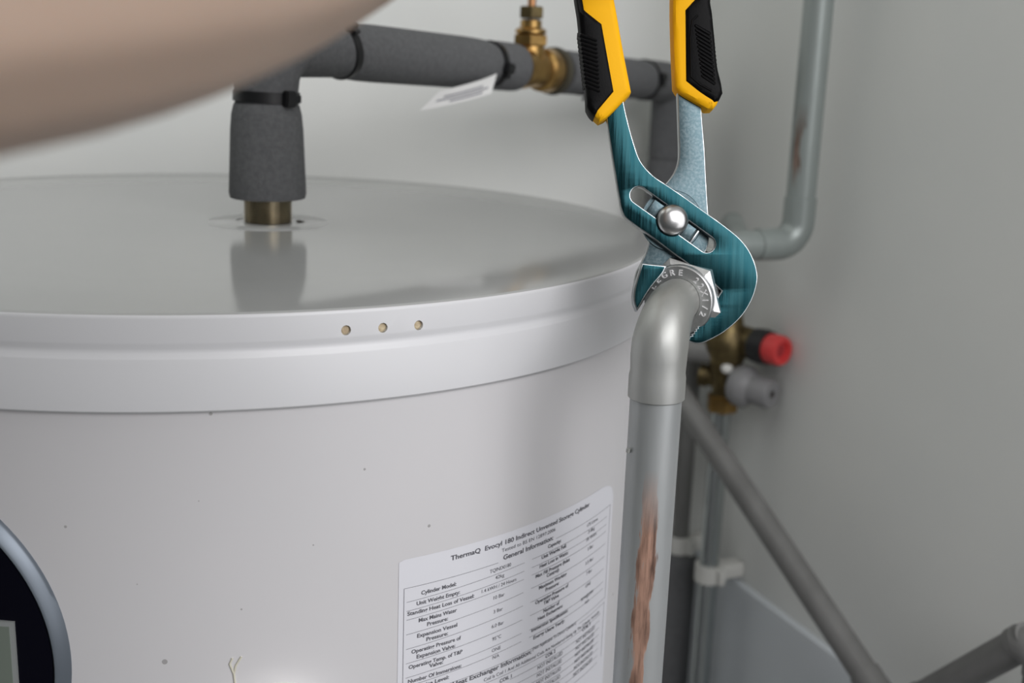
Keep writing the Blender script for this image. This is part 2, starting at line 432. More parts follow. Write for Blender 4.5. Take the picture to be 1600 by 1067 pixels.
for i in range(NU):
    for j in range(NV): bm.faces.new((grid[i][j], grid[i][j+1], grid[i+1][j+1], grid[i+1][j]))
sheet = link('data_label', from_bm(bm), M_paper, tank, label='white printed specification sheet stuck on the shell')

def text_mesh(bm, s, th0, th1, z, size, off):
    cu = bpy.data.curves.new('t', 'FONT'); cu.body = s; cu.size = 1.0; cu.offset = off; cu.resolution_u = 3
    o = bpy.data.objects.new('t', cu); COL.objects.link(o)
    me = evaluated_mesh(o)
    xs = [v.co.x for v in me.vertices]; x0, x1 = min(xs), max(xs)
    vs = []
    for v in me.vertices:
        t = (v.co.x-x0)/(x1-x0)
        vs.append(bm.verts.new(on_shell(th0+(th1-th0)*t, z+v.co.y*size, 0.00045)))
    for p in me.polygons:
        try: bm.faces.new([vs[i] for i in p.vertices])
        except ValueError: pass
    bpy.data.objects.remove(o); bpy.data.meshes.remove(me); bpy.data.curves.remove(cu)
bm = bmesh.new()
for k, s, a, b, z in TEXTS:
    size, off = {'b': (0.0027, 0.020), 'r': (0.0026, 0.0), 'B': (0.0035, 0.022)}[k]
    if s.startswith('Therma'): size = 0.0033
    if s.startswith(('Coil', '(Not')): size = 0.0026
    if s.startswith('NOT'): size = 0.0030
    text_mesh(bm, s, a, b, z, size, off)
link('lettering', from_bm(bm, False), M_ink, sheet, smooth=False, label='small black printed lettering')
bm = bmesh.new()
def hline(t0, t1, z, wd=0.00022, z1=None):
    n = max(2, int(abs(t1-t0)/1.0)); a = []
    for i in range(n+1):
        th = t0+(t1-t0)*i/n; zz = z+((z if z1 is None else z1)-z)*i/n
        a.append((bm.verts.new(on_shell(th, zz+wd/2, 0.0004)), bm.verts.new(on_shell(th, zz-wd/2, 0.0004))))
    for p, q in zip(a, a[1:]): bm.faces.new((p[0], p[1], q[1], q[0]))
def vline(t, z0, z1, wd=0.00028):
    d = math.degrees(wd/RB)/2
    bm.faces.new([bm.verts.new(on_shell(*q, 0.0004)) for q in ((t-d, z0), (t-d, z1), (t+d, z1), (t+d, z0))])
hline(-58.3, -47.1, -0.2341); hline(-38.2, -25.8, -0.2337)
vline(-58.3, -0.2341, -0.2881); vline(-25.8, -0.2337, -0.2881)
for z, z1 in ((-0.2410, -0.2392), (-0.2454, -0.2436), (-0.2498, -0.2479), (-0.2570, -0.2549), (-0.2643, -0.2620), (-0.2715, -0.2694), (-0.2787, -0.2766), (-0.2831, -0.2811)): hline(-58.0, -43.3, z, z1=z1)
for z in (-0.2391, -0.2435, -0.2475, -0.2546, -0.2620, -0.2692, -0.2770, -0.2810): hline(-42.1, -26.7, z)
hline(-58.3, -25.8, -0.2882, z1=-0.2878)
hline(-32.6, -26.0, -0.2905); vline(-26.0, -0.2905, -0.3236); hline(-52.5, -27.0, -0.2953)
for k in range(7): hline(-44.8, -27.2, -0.2991-0.0042*k)
link('ruled_lines', from_bm(bm, False), M_rule, sheet, smooth=False)

# control dial low on the shell
DTH, DZ = -107.8, -0.2540
def dpt(u, v, lift): return on_shell(DTH+math.degrees(u/RB), DZ+v, lift)
def conform(name, prof, m_, parent, seg=120, **k):      # a disc that follows the curve of the shell; prof: (radius, lift)
    bm = bmesh.new(); rings = []
    for r, h in prof:
        rings.append([bm.verts.new(dpt(r*math.cos(2*math.pi*i/seg), r*math.sin(2*math.pi*i/seg), h)) for i in range(seg)])
    for A, B in zip(rings, rings[1:]):
        for i in range(seg): bm.faces.new((A[i], A[(i+1) % seg], B[(i+1) % seg], B[i]))
    bm.faces.new(rings[-1])
    return link(name, from_bm(bm), m_, parent, **k)
conform('bezel', [(0.0885, -0.001), (0.0885, 0.0006), (0.0875, 0.0018), (0.0845, 0.0048), (0.0834, 0.0052), (0.0828, 0.0046), (0.0826, 0.0030), (0.05, 0.003), (0.001, 0.003)], M_bezel, tank, label='silver ring of the control dial')
dial = conform('dial_face', [(0.0825, 0.0032), (0.0823, 0.0046), (0.07, 0.0047), (0.05, 0.0047), (0.025, 0.0047), (0.0005, 0.0047)], M_dial, tank, label='glossy black round control panel')
def conform_panel(name, u0, u1, v0, v1, l0, l1, m_, **k):
    bm = bmesh.new(); N = 24; lo = []; hi = []
    for i in range(N+1):
        u = u0+(u1-u0)*i/N
        lo.append([bm.verts.new(dpt(u, v, l0)) for v in (v0, v1)]); hi.append([bm.verts.new(dpt(u, v, l1)) for v in (v0, v1)])
    for i in range(N):
        bm.faces.new((hi[i][0], hi[i+1][0], hi[i+1][1], hi[i][1])); bm.faces.new((lo[i][0], hi[i][0], hi[i+1][0], lo[i+1][0])); bm.faces.new((lo[i][1], lo[i+1][1], hi[i+1][1], hi[i][1]))
    for i in (0, N): bm.faces.new((lo[i][0], lo[i][1], hi[i][1], hi[i][0]))
    return link(name, from_bm(bm), m_, dial, **k)
conform_panel('display_frame', -0.061, 0.0680, -0.031, 0.0203, 0.0045, 0.0060, M_frame)
conform_panel('display', -0.059, 0.0662, -0.029, 0.0183, 0.0048, 0.0064, M_lcd, label='grey green liquid crystal screen')
# round immersion cover
DC = math.radians(-70.95); d2 = V((math.cos(DC), math.sin(DC), 0)); DP2 = V((CX, CY, CAM.z-0.2990))+d2*(RB-0.006)
lathe_obj('round_cover', [(0, 0), (0.0305, 0), (0.0305, 0.017), (0.0298, 0.0200), (0.027, 0.0218), (0, 0.0228)], DP2, d2, M_cover, tank, seg=72, label='round cream plastic cover plate')
for pts in ([(-74.7, -0.2545), (-74.95, -0.257), (-74.6, -0.262), (-74.5, -0.268)], [(-73.9, -0.2542), (-74.4, -0.258), (-74.6, -0.262)]):
    tube_obj('glue_strand', [on_shell(a, z, 0.0002) for a, z in pts], 0.0005, M_glue, tank, seg=8, label='thin dried yellowish glue strand')

# ------------------------------------------------------------------ insulated outlet pipe
ins = empty('insulated_outlet_pipe', NP+V((0, 0, 0.014)), 'dark grey foam lagged pipe rising from the lid outlet, running back to the corner', 'pipe')
A1 = U(520, 78, 0.735); A2 = U(1040, 128, 1.10)
run = (A2-A1).normalized()
def on_run(t): return A1+(A2-A1)*t
top = V((NX, NY, A1.z-0.002))
def foam(name, pts, rad, **k): return tube_obj(name, pts, rad, M_foam, ins, seg=40, **k)
# vertical lower sleeve, up to the cable tie
zs = NP.z
foam('foam_sleeve', [V((NX, NY, zs+h)) for h in (0.0158, 0.0150, 0.018, 0.035, 0.055, 0.064, 0.069, 0.0722)], [0.0165, 0.0222, 0.0229, 0.0222, 0.0214, 0.0206, 0.0194, 0.0178])
ztie1 = zs+0.0745
# elbow sleeve
B0 = V((NX, NY, zs+0.0722)); B1 = V((NX, NY, A1.z+0.004))
eb = fillet([B0, B1, on_run(0.015)], 0.020, 8)
n = len(eb); rr = []
for i in range(n):
    t = i/(n-1); rr.append(0.0180+0.0026*math.sin(math.pi*min(1, max(0, t)))**0.5)
rr[-1] = 0.0165
foam('foam_elbow', eb, rr)
def section(t0, t1, r, e0=0.0168, e1=0.0168):
    ts = [0, 0.04, 0.10, 0.2, 0.5, 0.8, 0.90, 0.96, 1]
    ks = [0, 0.55, 0.85, 1, 1, 1, 0.85, 0.55, 0]
    return foam('foam_sleeve', [on_run(t0+(t1-t0)*t) for t in ts], [(e0 if t < 0.5 else e1)+(r-(e0 if t < 0.5 else e1))*k for t, k in zip(ts, ks)])
section(0.012, 0.365, 0.0182, 0.0162, 0.0160)
section(0.375, 0.445, 0.0178, 0.0160, 0.0172)
section(0.585, 0.665, 0.0172, 0.0172, 0.0160)
section(0.672, 0.905, 0.0172, 0.0160, 0.0165)
# corner sleeve and drop
C1 = on_run(1.03)
foam('foam_elbow', fillet([on_run(0.907), C1, C1-Z*0.07], 0.017, 8), 0.0182)
foam('foam_sleeve', [C1-Z*h for h in (0.0705, 0.074, 0.12, 0.42)], [0.0172, 0.0185, 0.0187, 0.0187])
tube_obj('bare_pipe', [on_run(0.44), on_run(0.59)], 0.011, M_brassdull, ins)

def cable_tie(c, axis, r, head_dir, width=0.0046):
    a = V(axis).normalized()
    h = width/2
    t = lathe_obj('cable_tie', [(r-0.001, -h), (r+0.0014, -h), (r+0.0014, h), (r-0.001, h), (r-0.001, -h)], c, a, M_tie, ins, seg=48, label='black nylon cable tie')
    d = V(head_dir); d = (d-a*d.dot(a)).normalized(); tn = a.cross(d)
    bm = bmesh.new(); box(bm, V(c)+d*(r+0.003), tn, a, d, 0.0036, 0.0046, 0.0026)
    bmesh.ops.recalc_face_normals(bm, faces=bm.faces); bmesh.ops.bevel(bm, geom=list(bm.edges), offset=0.0008, segments=2, affect='EDGES')
    link('tie_head', from_bm(bm), M_tie, t)
    bm = bmesh.new(); box(bm, V(c)+d*(r+0.003)+tn*0.005, tn, a, d, 0.0030, 0.0021, 0.0009)
    link('tie_tail', from_bm(bm), M_tie, t)
    return t
cable_tie((NX, NY, ztie1), (0.03, 0.0, 1), 0.0182, RT*0.75-FW*0.65, 0.0062)
cable_tie(on_run(0.013), run+V((0, 0, 0.25)), 0.0165, UP*0.6+RT*0.4-FW*0.5, 0.0055)
cable_tie(on_run(0.370), run-V((0, 0, 0.12)), 0.0162, -UP*0.25-FW*0.8+RT*0.6)
cable_tie(on_run(0.668), run, 0.0162, -UP*0.9-FW*0.5)
cable_tie(on_run(0.906), run, 0.0168, -FW*1.0+RT*0.3-UP*0.1)

# paper tag
tg = empty('paper_tag', U(772, 128, 0.855), 'small white paper tag dangling from a cable tie below the lagged pipe', 'tag')
bm = bmesh.new()
q = [U(776, 115, 0.852), U(767, 146, 0.850), U(655, 173, 0.80), U(686, 142, 0.802)]
def tag_pt(u, v, lift=0.0):
    a = q[0].lerp(q[3], u); b = q[1].lerp(q[2], u); n = (q[3]-q[0]).cross(q[1]-q[0]).normalized()
    return a.lerp(b, v)+n*(0.004*math.sin(math.pi*u)+lift)
for lift in (0.0, 0.0004):
    g = [[bm.verts.new(tag_pt(i/10, j/3, lift)) for j in range(4)] for i in range(11)]
    for i in range(10):
        for j in range(3): bm.faces.new((g[i][j], g[i+1][j], g[i+1][j+1], g[i][j+1]))
link('card', from_bm(bm), M_tag, tg)
for vv, u0, u1 in ((0.42, 0.25, 0.85), (0.60, 0.12, 0.9), (0.78, 0.2, 0.7)):
    for lift in (-0.0003, 0.0007):
        bm = bmesh.new()
        g = [[bm.verts.new(tag_pt(u0+(u1-u0)*i/8, vv+dv, lift)) for dv in (-0.05, 0.05)] for i in range(9)]
        for i in range(8): bm.faces.new((g[i][0], g[i+1][0], g[i+1][1], g[i][1]))
        link('printed_line', from_bm(bm), M_tagink, tg)
tube_obj('string', [U(776, 122, 0.853), U(779, 112, 0.858), on_run(0.372)-FW*0.0165-UP*0.004], 0.0006, M_tie, tg, seg=8)

# ------------------------------------------------------------------ brass tee
TC = on_run(0.50)
tee = empty('brass_tee_valve', TC, 'brass tee fitting with thin copper tube rising from it, between the lagged pipe sections', 'pipe fitting')
lathe_obj('run_body', [(0.0115, -0.022), (0.0155, -0.021), (0.0155, -0.012), (0.0125, -0.010), (0.0135, 0.0), (0.0135, 0.010), (0.0165, 0.012), (0.0172, 0.021), (0.0150, 0.026), (0.0115, 0.026)], TC, run, M_brass, tee)
lathe_obj('seal_ring', [(0.0120, 0.0255), (0.0182, 0.0255), (0.0188, 0.031), (0.0120, 0.033)], TC, run, M_seal, tee)
lathe_obj('branch_neck', [(0.0105, 0.0), (0.0115, 0.012), (0.0105, 0.019), (0.0082, 0.021), (0.0082, 0.036), (0.0055, 0.037), (0, 0.037)], TC-run*0.004, Z, M_brass, tee)
def hexnut(name, c, axis, r, h, mat_, parent, bore=0.0, xdir=None, **k):
    ch = r*0.14
    bm = bmesh.new()
    pr = [(bore if bore else 0, 0), (r-ch, 0), (r, ch*0.55), (r, h-ch*0.55), (r-ch, h), (bore if bore else 0, h)]
    lathe(bm, pr, c, axis, 6, xdir)
    return link(name, from_bm(bm), mat_, parent, smooth=False, **k)
hexnut('hex_nut', TC-run*0.004+Z*0.017, Z, 0.0142, 0.009, M_brass, tee)
lathe_obj('shoulder', [(0.0095, 0.026), (0.0120, 0.027), (0.0120, 0.029), (0.0090, 0.031), (0, 0.031)], TC-run*0.004, Z, M_brass, tee)
hexnut('hex_nut', TC-run*0.004+Z*0.0375, Z, 0.0100, 0.009, M_brassdull, tee)
tube_obj('copper_tube', [TC-run*0.004+Z*0.046, TC-run*0.004+Z*0.30], 0.0032, M_copper, tee, seg=16)

# ------------------------------------------------------------------ front pipe with elbow and compression nut
FX, FY = 0.06273, 0.48954  # front pipe, nut and pliers scaled down about the camera, lengths baked in
rp = 0.011152
zt = U(1029, 545, 0.50635).z
M_front = painted_pipe('pipe_paint_scraped', (V((-0.0164, -0.9998)), -0.6, 1.080, 0.003444))
front = empty('front_pipe', (FX, FY, 0), 'thick grey painted vertical pipe with copper scrapes and top elbow, in front of the cylinder', 'pipe')
NC = U(1062, 468, 0.5215)
head = V((NC.x-FX, NC.y-FY, 0)).normalized()
elz = NC.z
zs_ = U(1020, 618, 0.51209).z
tube_obj('pipe', [V((FX, FY, 0.0)), V((FX, FY, 0.4)), V((FX, FY, 0.8)), V((FX, FY, zs_+0.00328))], rp, M_front, front, seg=48)
M_elb = painted_pipe('elbow_paint', None, (0.52, 0.535, 0.53), (0.35, 0.355, 0.335), 0.5, 0.42)
ep = fillet([V((FX, FY, zs_)), V((FX, FY, elz)), NC+head*0.00984], 0.02132, 14)
rad = [0.012218]*len(ep)
ep = [ep[0], ep[0]+Z*0.000492, ep[0].lerp(ep[1], 0.55), ep[0].lerp(ep[1], 0.68)]+ep[1:]
rad = [0.011644, 0.012218, 0.012218, 0.011808]+[0.012054-0.002378*max(0, (i-3)/(len(ep)-8)) for i in range(len(ep)-4)]
tube_obj('elbow', ep, rad, M_elb, front, seg=48)
tube_obj('solder_bead', [V((FX-0.010906, FY-0.00492, zs_-0.02173)), V((FX-0.011152, FY-0.00492, zs_-0.02337))], 0.000984, M_elb, front, seg=10)
cn = hexnut('compression_nut', NC-head*0.00082, head, 0.01886, 0.01804, M_nut, front, bore=0.01189, xdir=RT*math.cos(math.radians(13))-UP*math.sin(math.radians(13)), label='chromed hexagonal compression nut')
lathe_obj('nut_collar', [(0.00943, 0.00164), (0.009676, -0.00246), (0.010168, -0.002952), (0.015088, -0.002952), (0.01558, -0.00246), (0.015826, -0.00164), (0.015826, 0.00246)], NC, head, M_nut, cn, seg=72)
xh = head.cross(Z).normalized()     # picture right
bm = bmesh.new()
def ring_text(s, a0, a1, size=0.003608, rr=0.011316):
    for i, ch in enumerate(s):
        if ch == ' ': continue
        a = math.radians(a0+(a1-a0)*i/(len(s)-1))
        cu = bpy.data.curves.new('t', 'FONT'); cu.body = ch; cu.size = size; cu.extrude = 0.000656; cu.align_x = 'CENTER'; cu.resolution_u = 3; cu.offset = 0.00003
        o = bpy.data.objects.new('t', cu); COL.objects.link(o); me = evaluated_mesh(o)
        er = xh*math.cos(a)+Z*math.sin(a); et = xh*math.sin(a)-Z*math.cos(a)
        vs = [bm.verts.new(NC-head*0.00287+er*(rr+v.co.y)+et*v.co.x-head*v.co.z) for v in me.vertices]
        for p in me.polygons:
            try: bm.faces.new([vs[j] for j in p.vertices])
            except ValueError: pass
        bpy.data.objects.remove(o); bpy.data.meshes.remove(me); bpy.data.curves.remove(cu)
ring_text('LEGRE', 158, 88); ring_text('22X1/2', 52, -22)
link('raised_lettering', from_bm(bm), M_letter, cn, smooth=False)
lathe_obj('union_body', [(0.0, 0.01763), (0.0205, 0.01763), (0.02091, 0.01886), (0.02091, 0.0246), (0.01558, 0.02788), (0.01558, 0.03772), (0.01189, 0.03936), (0.01189, 0.05412), (0, 0.05412)], NC, head, M_nut, front)

J = U(1098, 392, 0.945)
tube_obj('rear_pipe', [NC+head*0.050, (NC+head*0.050).lerp(J, 0.5), J], 0.0108, M_elb, front)

# ------------------------------------------------------------------ wall pipe, upper right
M_wallpipe = painted_pipe('wall_pipe_paint', (V((-0.75, -0.66)), 0.045, 0.115, 0.0042), (0.30, 0.335, 0.325), (0.25, 0.28, 0.27), 0.3, 0.36, ((0.12, 0.085, 0.07), (0.36, 0.26, 0.21)))
M_grey = painted_pipe('grey_pipe_paint', None, (0.20, 0.20, 0.195), (0.16, 0.16, 0.155), 0.2, 0.42)
M_mid = painted_pipe('mid_pipe_paint', None, (0.46, 0.49, 0.49), (0.38, 0.41, 0.41), 0.95, 0.2)
WP = U(1264, 170, 0.95)
zl = U(1240, 388, 0.95).z
wp = empty('wall_pipe', (WP.x, WP.y, zl), 'grey green painted pipe with an elbow running up the right wall from behind the pliers', 'pipe')
J = U(1098, 392, 0.945); J.z = zl
EC = V((WP.x, WP.y, zl))
ld = (J-EC).normalized()
rw = 0.0119
tube_obj('upright', [EC+Z*0.036, EC+Z*0.15, EC+Z*0.5], rw, M_wallpipe, wp, seg=36)
tube_obj('elbow', [EC+Z*0.0385, EC+Z*0.0380]+fillet([EC+Z*0.03, EC, EC+ld*0.03], 0.019, 12)+[EC+ld*0.038, EC+ld*0.0385], [rw, 0.0131]+[0.0131]*13+[0.0131]*2+[0.0131, rw], M_wallpipe, wp, seg=36)
tube_obj('side_arm', [EC+ld*0.037, J], rw, M_wallpipe, wp, seg=36)
tb = EC+ld*0.055
tube_obj('branch', [tb, tb+V((0.12, 0.9, 0.02)).normalized()*0.05, tb+V((0.10, 0.9, 0.04)).normalized()*0.095], 0.0105, M_wallpipe, wp, seg=28)

# ------------------------------------------------------------------ riser pipes on the right wall, their clips and the valve group
MP = W0+nR*0.036+dR*0.040; QP = W0+nR*0.036-dR*0.016
rm = 0.0092
def zat(P, py):      # height at which the upright through P crosses picture row py
    lo, hi = 0.0, 2.0
    for _ in range(50):
        md = (lo+hi)/2; r = V((P.x, P.y, md))-CAM
        y = 533.5-F*r.dot(UP)/r.dot(FW)
        if y > py: lo = md
        else: hi = md
    return lo
zv = zat(MP, 642)
riser = empty('riser_pipe', (MP.x, MP.y, 0), 'thin shiny grey pipe standing under the brass valve by the right wall', 'pipe')
tube_obj('pipe', [V((MP.x, MP.y, h)) for h in (0, 0.3, 0.6, zv+0.004)], rm, M_mid, riser, seg=28)
lag = empty('lagged_riser', (QP.x, QP.y, 0), 'dark pipe with foam lagging below its clip, half hidden behind the front pipe', 'pipe')
zq = zat(QP, 850)
tube_obj('pipe', [V((QP.x, QP.y, zq-0.02)), V((QP.x, QP.y, zat(QP, 560)))], 0.0085, M_grey, lag)
tube_obj('foam_sleeve', [V((QP.x, QP.y, h)) for h in (0, 0.3, zq-0.012, zq-0.008)], [0.0185, 0.0185, 0.0185, 0.016], M_foam, lag)
def clip(P, z, r, label):
    c = empty('pipe_clip', V((P.x, P.y, z))-nR*0.036, label, 'pipe clip', 'white plastic pipe clips on the right wall')
    bm = bmesh.new(); h = 0.0085
    lathe(bm, [(r+0.0005, -h), (r+0.0042, -h), (r+0.0042, h), (r+0.0005, h), (r+0.0005, -h)], (P.x, P.y, z), Z, 32)
    link('ring', from_bm(bm), M_clip, c)
    box_obj('foot', V((P.x, P.y, z))-nR*(0.018+r/2), dR, nR, Z, 0.0085, 0.018-r/2-0.001, 0.0070, M_clip, c, bevel=0.0015)
    box_obj('latch', V((P.x, P.y, z))+dR*(r+0.006)-nR*0.004, dR, nR, Z, 0.004, 0.0035, 0.0075, M_clip, c, bevel=0.001)
clip(MP, zat(MP, 893), rm, 'white plastic pipe clip around the shiny riser under the brass valve')
clip(QP, zat(QP, 848), 0.0085, 'white plastic pipe clip on the lagged pipe just right of the front pipe')

VC = V((MP.x, MP.y, zat(MP, 560)))
valve = empty('inlet_valve_group', (MP.x, MP.y, zv), 'dull brass inlet valve group with red cap and grey outlet on the right wall', 'valve')
hexnut('hex_nut', V((MP.x, MP.y, zv)), Z, 0.0148, 0.016, M_brass, valve)
lathe_obj('body', [(0.0, 0.015), (0.0105, 0.015), (0.0105, 0.026), (0.0140, 0.032), (0.0155, 0.046), (0.0205, 0.060), (0.0205, 0.074), (0.0140, 0.084), (0.0115, 0.096), (0.0095, 0.098), (0, 0.098)], (MP.x, MP.y, zv), Z, M_brassdull, valve)
right = (RT*0.60-FW*0.80); right.z = 0; right.normalize()
left = RT*-0.93+FW*0.36; left.z = 0; left.normalize()
lathe_obj('left_boss', [(0, 0), (0.0085, 0.0), (0.0085, 0.014), (0.0105, 0.015), (0.0105, 0.023), (0, 0.023)], V((MP.x, MP.y, zv+0.030)), left+Z*0.12, M_brassdull, valve)
cap_ax = (right+Z*0.02).normalized()
CO = V((MP.x, MP.y, zv+0.055)); CB = V((MP.x, MP.y, zv+0.068))+RT*0.010
lathe_obj('cap_neck', [(0, 0), (0.0150, 0.0), (0.0140, 0.024), (0, 0.024)], CB, cap_ax, M_brassdull, valve)
lathe_obj('cap_collar', [(0, 0.022), (0.0155, 0.022), (0.0162, 0.030), (0.0150, 0.038), (0, 0.038)], CB, cap_ax, M_black, valve)
rc_ = lathe_obj('red_cap', [(0, 0.036), (0.0132, 0.036), (0.0138, 0.040), (0.0138, 0.050), (0.0125, 0.053), (0.0085, 0.053), (0.0080, 0.050), (0, 0.0498)], CB, cap_ax, M_red, valve, label='bright red plastic cap')
lathe_obj('recess', [(0, 0.0496), (0.0058, 0.0500), (0.0055, 0.0505), (0, 0.0505)], CB, cap_ax, M_redin, rc_)
g_ax = (RT*0.60-FW*0.62-Z*0.20).normalized(); GO = V((MP.x, MP.y, zv+0.030))
lathe_obj('outlet_neck', [(0, 0), (0.0095, 0), (0.0095, 0.016), (0, 0.016)], GO, g_ax, M_brassdull, valve)
gk = lathe_obj('outlet_cap', [(0, 0.014), (0.0175, 0.014), (0.0195, 0.018), (0.0195, 0.026), (0.0155, 0.031), (0.0135, 0.033), (0.0135, 0.050), (0.0120, 0.053), (0.0040, 0.053), (0.0034, 0.046), (0, 0.046)], GO, g_ax, M_greycap, valve, label='grey plastic outlet with dark hole')
lathe_obj('outlet_hole', [(0, 0.0463), (0.0033, 0.0463), (0.0033, 0.0526), (0.0030, 0.0526), (0.0030, 0.0466), (0, 0.0466)], GO, g_ax, M_hole, gk, seg=20)
lathe_obj('bright_screw', [(0, 0), (0.0052, 0), (0.0052, 0.004), (0.003, 0.006), (0, 0.006)], V((MP.x, MP.y, zv+0.042))-FW*0.0125-RT*0.001, -FW, M_clip, valve, seg=16)
tube_obj('side_pipe', [CO-FW*0.004+Z*0.001, CO+left*0.030-FW*0.002, CO+left*0.075-FW*0.002], 0.0112, M_grey, valve)

# ------------------------------------------------------------------ discharge pipe, sloping down the right wall
dp0 = U(1058, 612, 1.085); dp1 = U(1394, 1116, 0.875); dp2 = U(1640, 981, 0.745)
dis = empty('discharge_pipe', dp1, 'dull grey pipe sloping down across the right wall to a low elbow at bottom right', 'pipe')
e0 = (dp0-dp1).normalized(); e2 = (dp2-dp1).normalized()
tube_obj('sloping_pipe', [dp0, dp0.lerp(dp1, 0.5), dp1+e0*0.035], 0.0109, M_grey, dis)
el = [dp1+e0*0.0365, dp1+e0*0.036]+fillet([dp1+e0*0.034, dp1, dp1+e2*0.034], 0.012, 10)+[dp1+e2*0.036]
tube_obj('lower_elbow', el, [0.0108]+[0.0123]*(len(el)-1), M_grey, dis)
tube_obj('return_pipe', [dp1+e2*0.033, dp2-e2*0.018], 0.0112, M_grey, dis)
el = fillet([dp2-e2*0.024, dp2, dp2-Z*0.034], 0.012, 10)
tube_obj('end_elbow', el, 0.0123, M_grey, dis)
tube_obj('drop_pipe', [dp2-Z*0.033, V((dp2.x, dp2.y, 0.0))], 0.0112, M_grey, dis)

# ------------------------------------------------------------------ the pliers
D0 = 0.5185
PB = U(1049, 345, D0)
pl = empty('slip_joint_pliers', PB, 'steel slip joint pliers with yellow and black grips clamped on the nut', 'pliers')
def smooth_poly(pts, closed=True, sub=5, corner=38):
    n = len(pts); out = []
    P_ = [V(p) for p in pts]
    def is_corner(i):
        a = (P_[i]-P_[i-1]); b = (P_[(i+1) % n]-P_[i])
        return a.angle(b, 0) > math.radians(corner)
    cor = [is_corner(i) for i in range(n)]
    for i in range(n):
        p0, p1, p2, p3 = P_[i-1], P_[i], P_[(i+1) % n], P_[(i+2) % n]
        L = (p2-p1).length
        m1 = V((0, 0)) if cor[i] else (p2-p0).normalized()*L
        m2 = V((0, 0)) if cor[(i+1) % n] else (p3-p1).normalized()*L
        if cor[i]: m1 = (p2-p1)
        if cor[(i+1) % n]: m2 = (p2-p1)
        for k in range(sub):
            t = k/sub; t2 = t*t; t3 = t2*t
            out.append(p1*(2*t3-3*t2+1)+m1*(t3-2*t2+t)+p2*(-2*t3+3*t2)+m2*(t3-t2))
    return out
def plate(name, polys, depth, thick, bevel, mats, parent, offset=None, **k):
    """polys: outline then holes, in picture units on the pliers' plane; depth of the mid plane"""
    cu = bpy.data.curves.new('c', 'CURVE'); cu.dimensions = '2D'; cu.fill_mode = 'BOTH'
    sc = depth/F
    for pg in polys:
        sp = cu.splines.new('POLY'); sp.points.add(len(pg)-1)
        for i, p in enumerate(pg): sp.points[i].co = ((p[0]-1049)*sc, -(p[1]-345)*sc, 0, 1)
        sp.use_cyclic_u = True
    cu.extrude = thick/2-bevel; cu.bevel_depth = bevel; cu.bevel_resolution = 2; cu.offset = -bevel if offset is None else offset
    o = bpy.data.objects.new('c', cu); COL.objects.link(o); me = evaluated_mesh(o)
    bpy.data.objects.remove(o); bpy.data.curves.remove(cu)
    mw = Matrix((RT, UP, -FW)).transposed().to_4x4(); mw.translation = U(1049, 345, depth)
    bm = bmesh.new(); bm.from_mesh(me); bmesh.ops.remove_doubles(bm, verts=bm.verts, dist=1e-6); bm.to_mesh(me); bm.free()
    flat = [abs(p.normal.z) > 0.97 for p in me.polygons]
    me.transform(mw)
    ob = link(name, me, mats, parent, angle=30, **k)
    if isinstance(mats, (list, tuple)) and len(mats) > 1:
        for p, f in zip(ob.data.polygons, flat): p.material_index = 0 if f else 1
    return ob
def stadium(x0, y0, x1, y1, r, n=10):
    a = math.atan2(y1-y0, x1-x0); out = []
    for k in range(n+1): t = a+math.pi/2-math.pi*k/n; out.append((x1+r*math.cos(t), y1+r*math.sin(t)))
    for k in range(n+1): t = a-math.pi/2-math.pi*k/n; out.append((x0+r*math.cos(t), y0+r*math.sin(t)))
    return out
def teeth(p, q_, n, depth):
    p, q_ = V(p), V(q_); d = (q_-p); nn = V((-d.y, d.x)).normalized(); out = []
    for i in range(n): out += [p+d*(i/n), p+d*((i+0.5)/n)+nn*depth]
    return out
A_top = [(972.5, 155), (980, 190), (993, 236), (1002, 256), (1019, 275), (1040, 289.5), (1063, 305), (1106, 336), (1131, 354), (1154, 373), (1169, 392), (1179, 415), (1182, 435), (1178, 456), (1169, 477), (1154, 498), (1131, 518), (1112, 529), (1097, 535.5), (1085, 536.5), (1074, 532.5)]
A_low = [(1126, 455), (1110, 440), (1093, 428), (1070, 410), (1052, 397.5), (1013, 368), (990, 352), (975.5, 340), (969.5, 327), (966, 308), (960, 272), (952, 222), (946.5, 183), (945, 165)]
sA = smooth_poly(A_top+[(1077, 525), (1111, 479)]+A_low, sub=4)
# insert the teeth on the straight gripping edge
i0 = min(range(len(sA)), key=lambda i: (sA[i]-V((1077, 525))).length); i1 = min(range(len(sA)), key=lambda i: (sA[i]-V((1111, 479))).length)
sA = sA[:i0]+teeth((1077, 525), (1111, 479), 12, 2.2)+sA[i1:]
plate('front_lever', [sA, stadium(997, 306, 1103, 382, 13)], D0+0.00082, 0.005084, 0.00041, [M_steelA, M_edge], pl, label='steel lever with lower jaw, dark teal reflection put into its colour')
B_poly = [(1057, 140), (1059, 200), (1060, 240), (1058, 257), (1051, 273), (1040, 287), (1022, 306), (1010, 328), (1008, 350), (1013, 372), (1010, 391), (1001, 411), (993.5, 426), (989.5, 450), (988, 471), (993.5, 487), (1001, 477), (1010, 461), (1020, 446), (1036, 430), (1052, 424), (1085, 412), (1103, 390), (1107, 360), (1105, 330), (1102, 280), (1100, 240), (1096, 190), (1094, 160)]
plate('rear_lever', [smooth_poly(B_poly, sub=4)], D0+0.006314, 0.005084, 0.00041, [M_steelB, M_edge], pl, label='lighter satin steel lever with upper jaw')
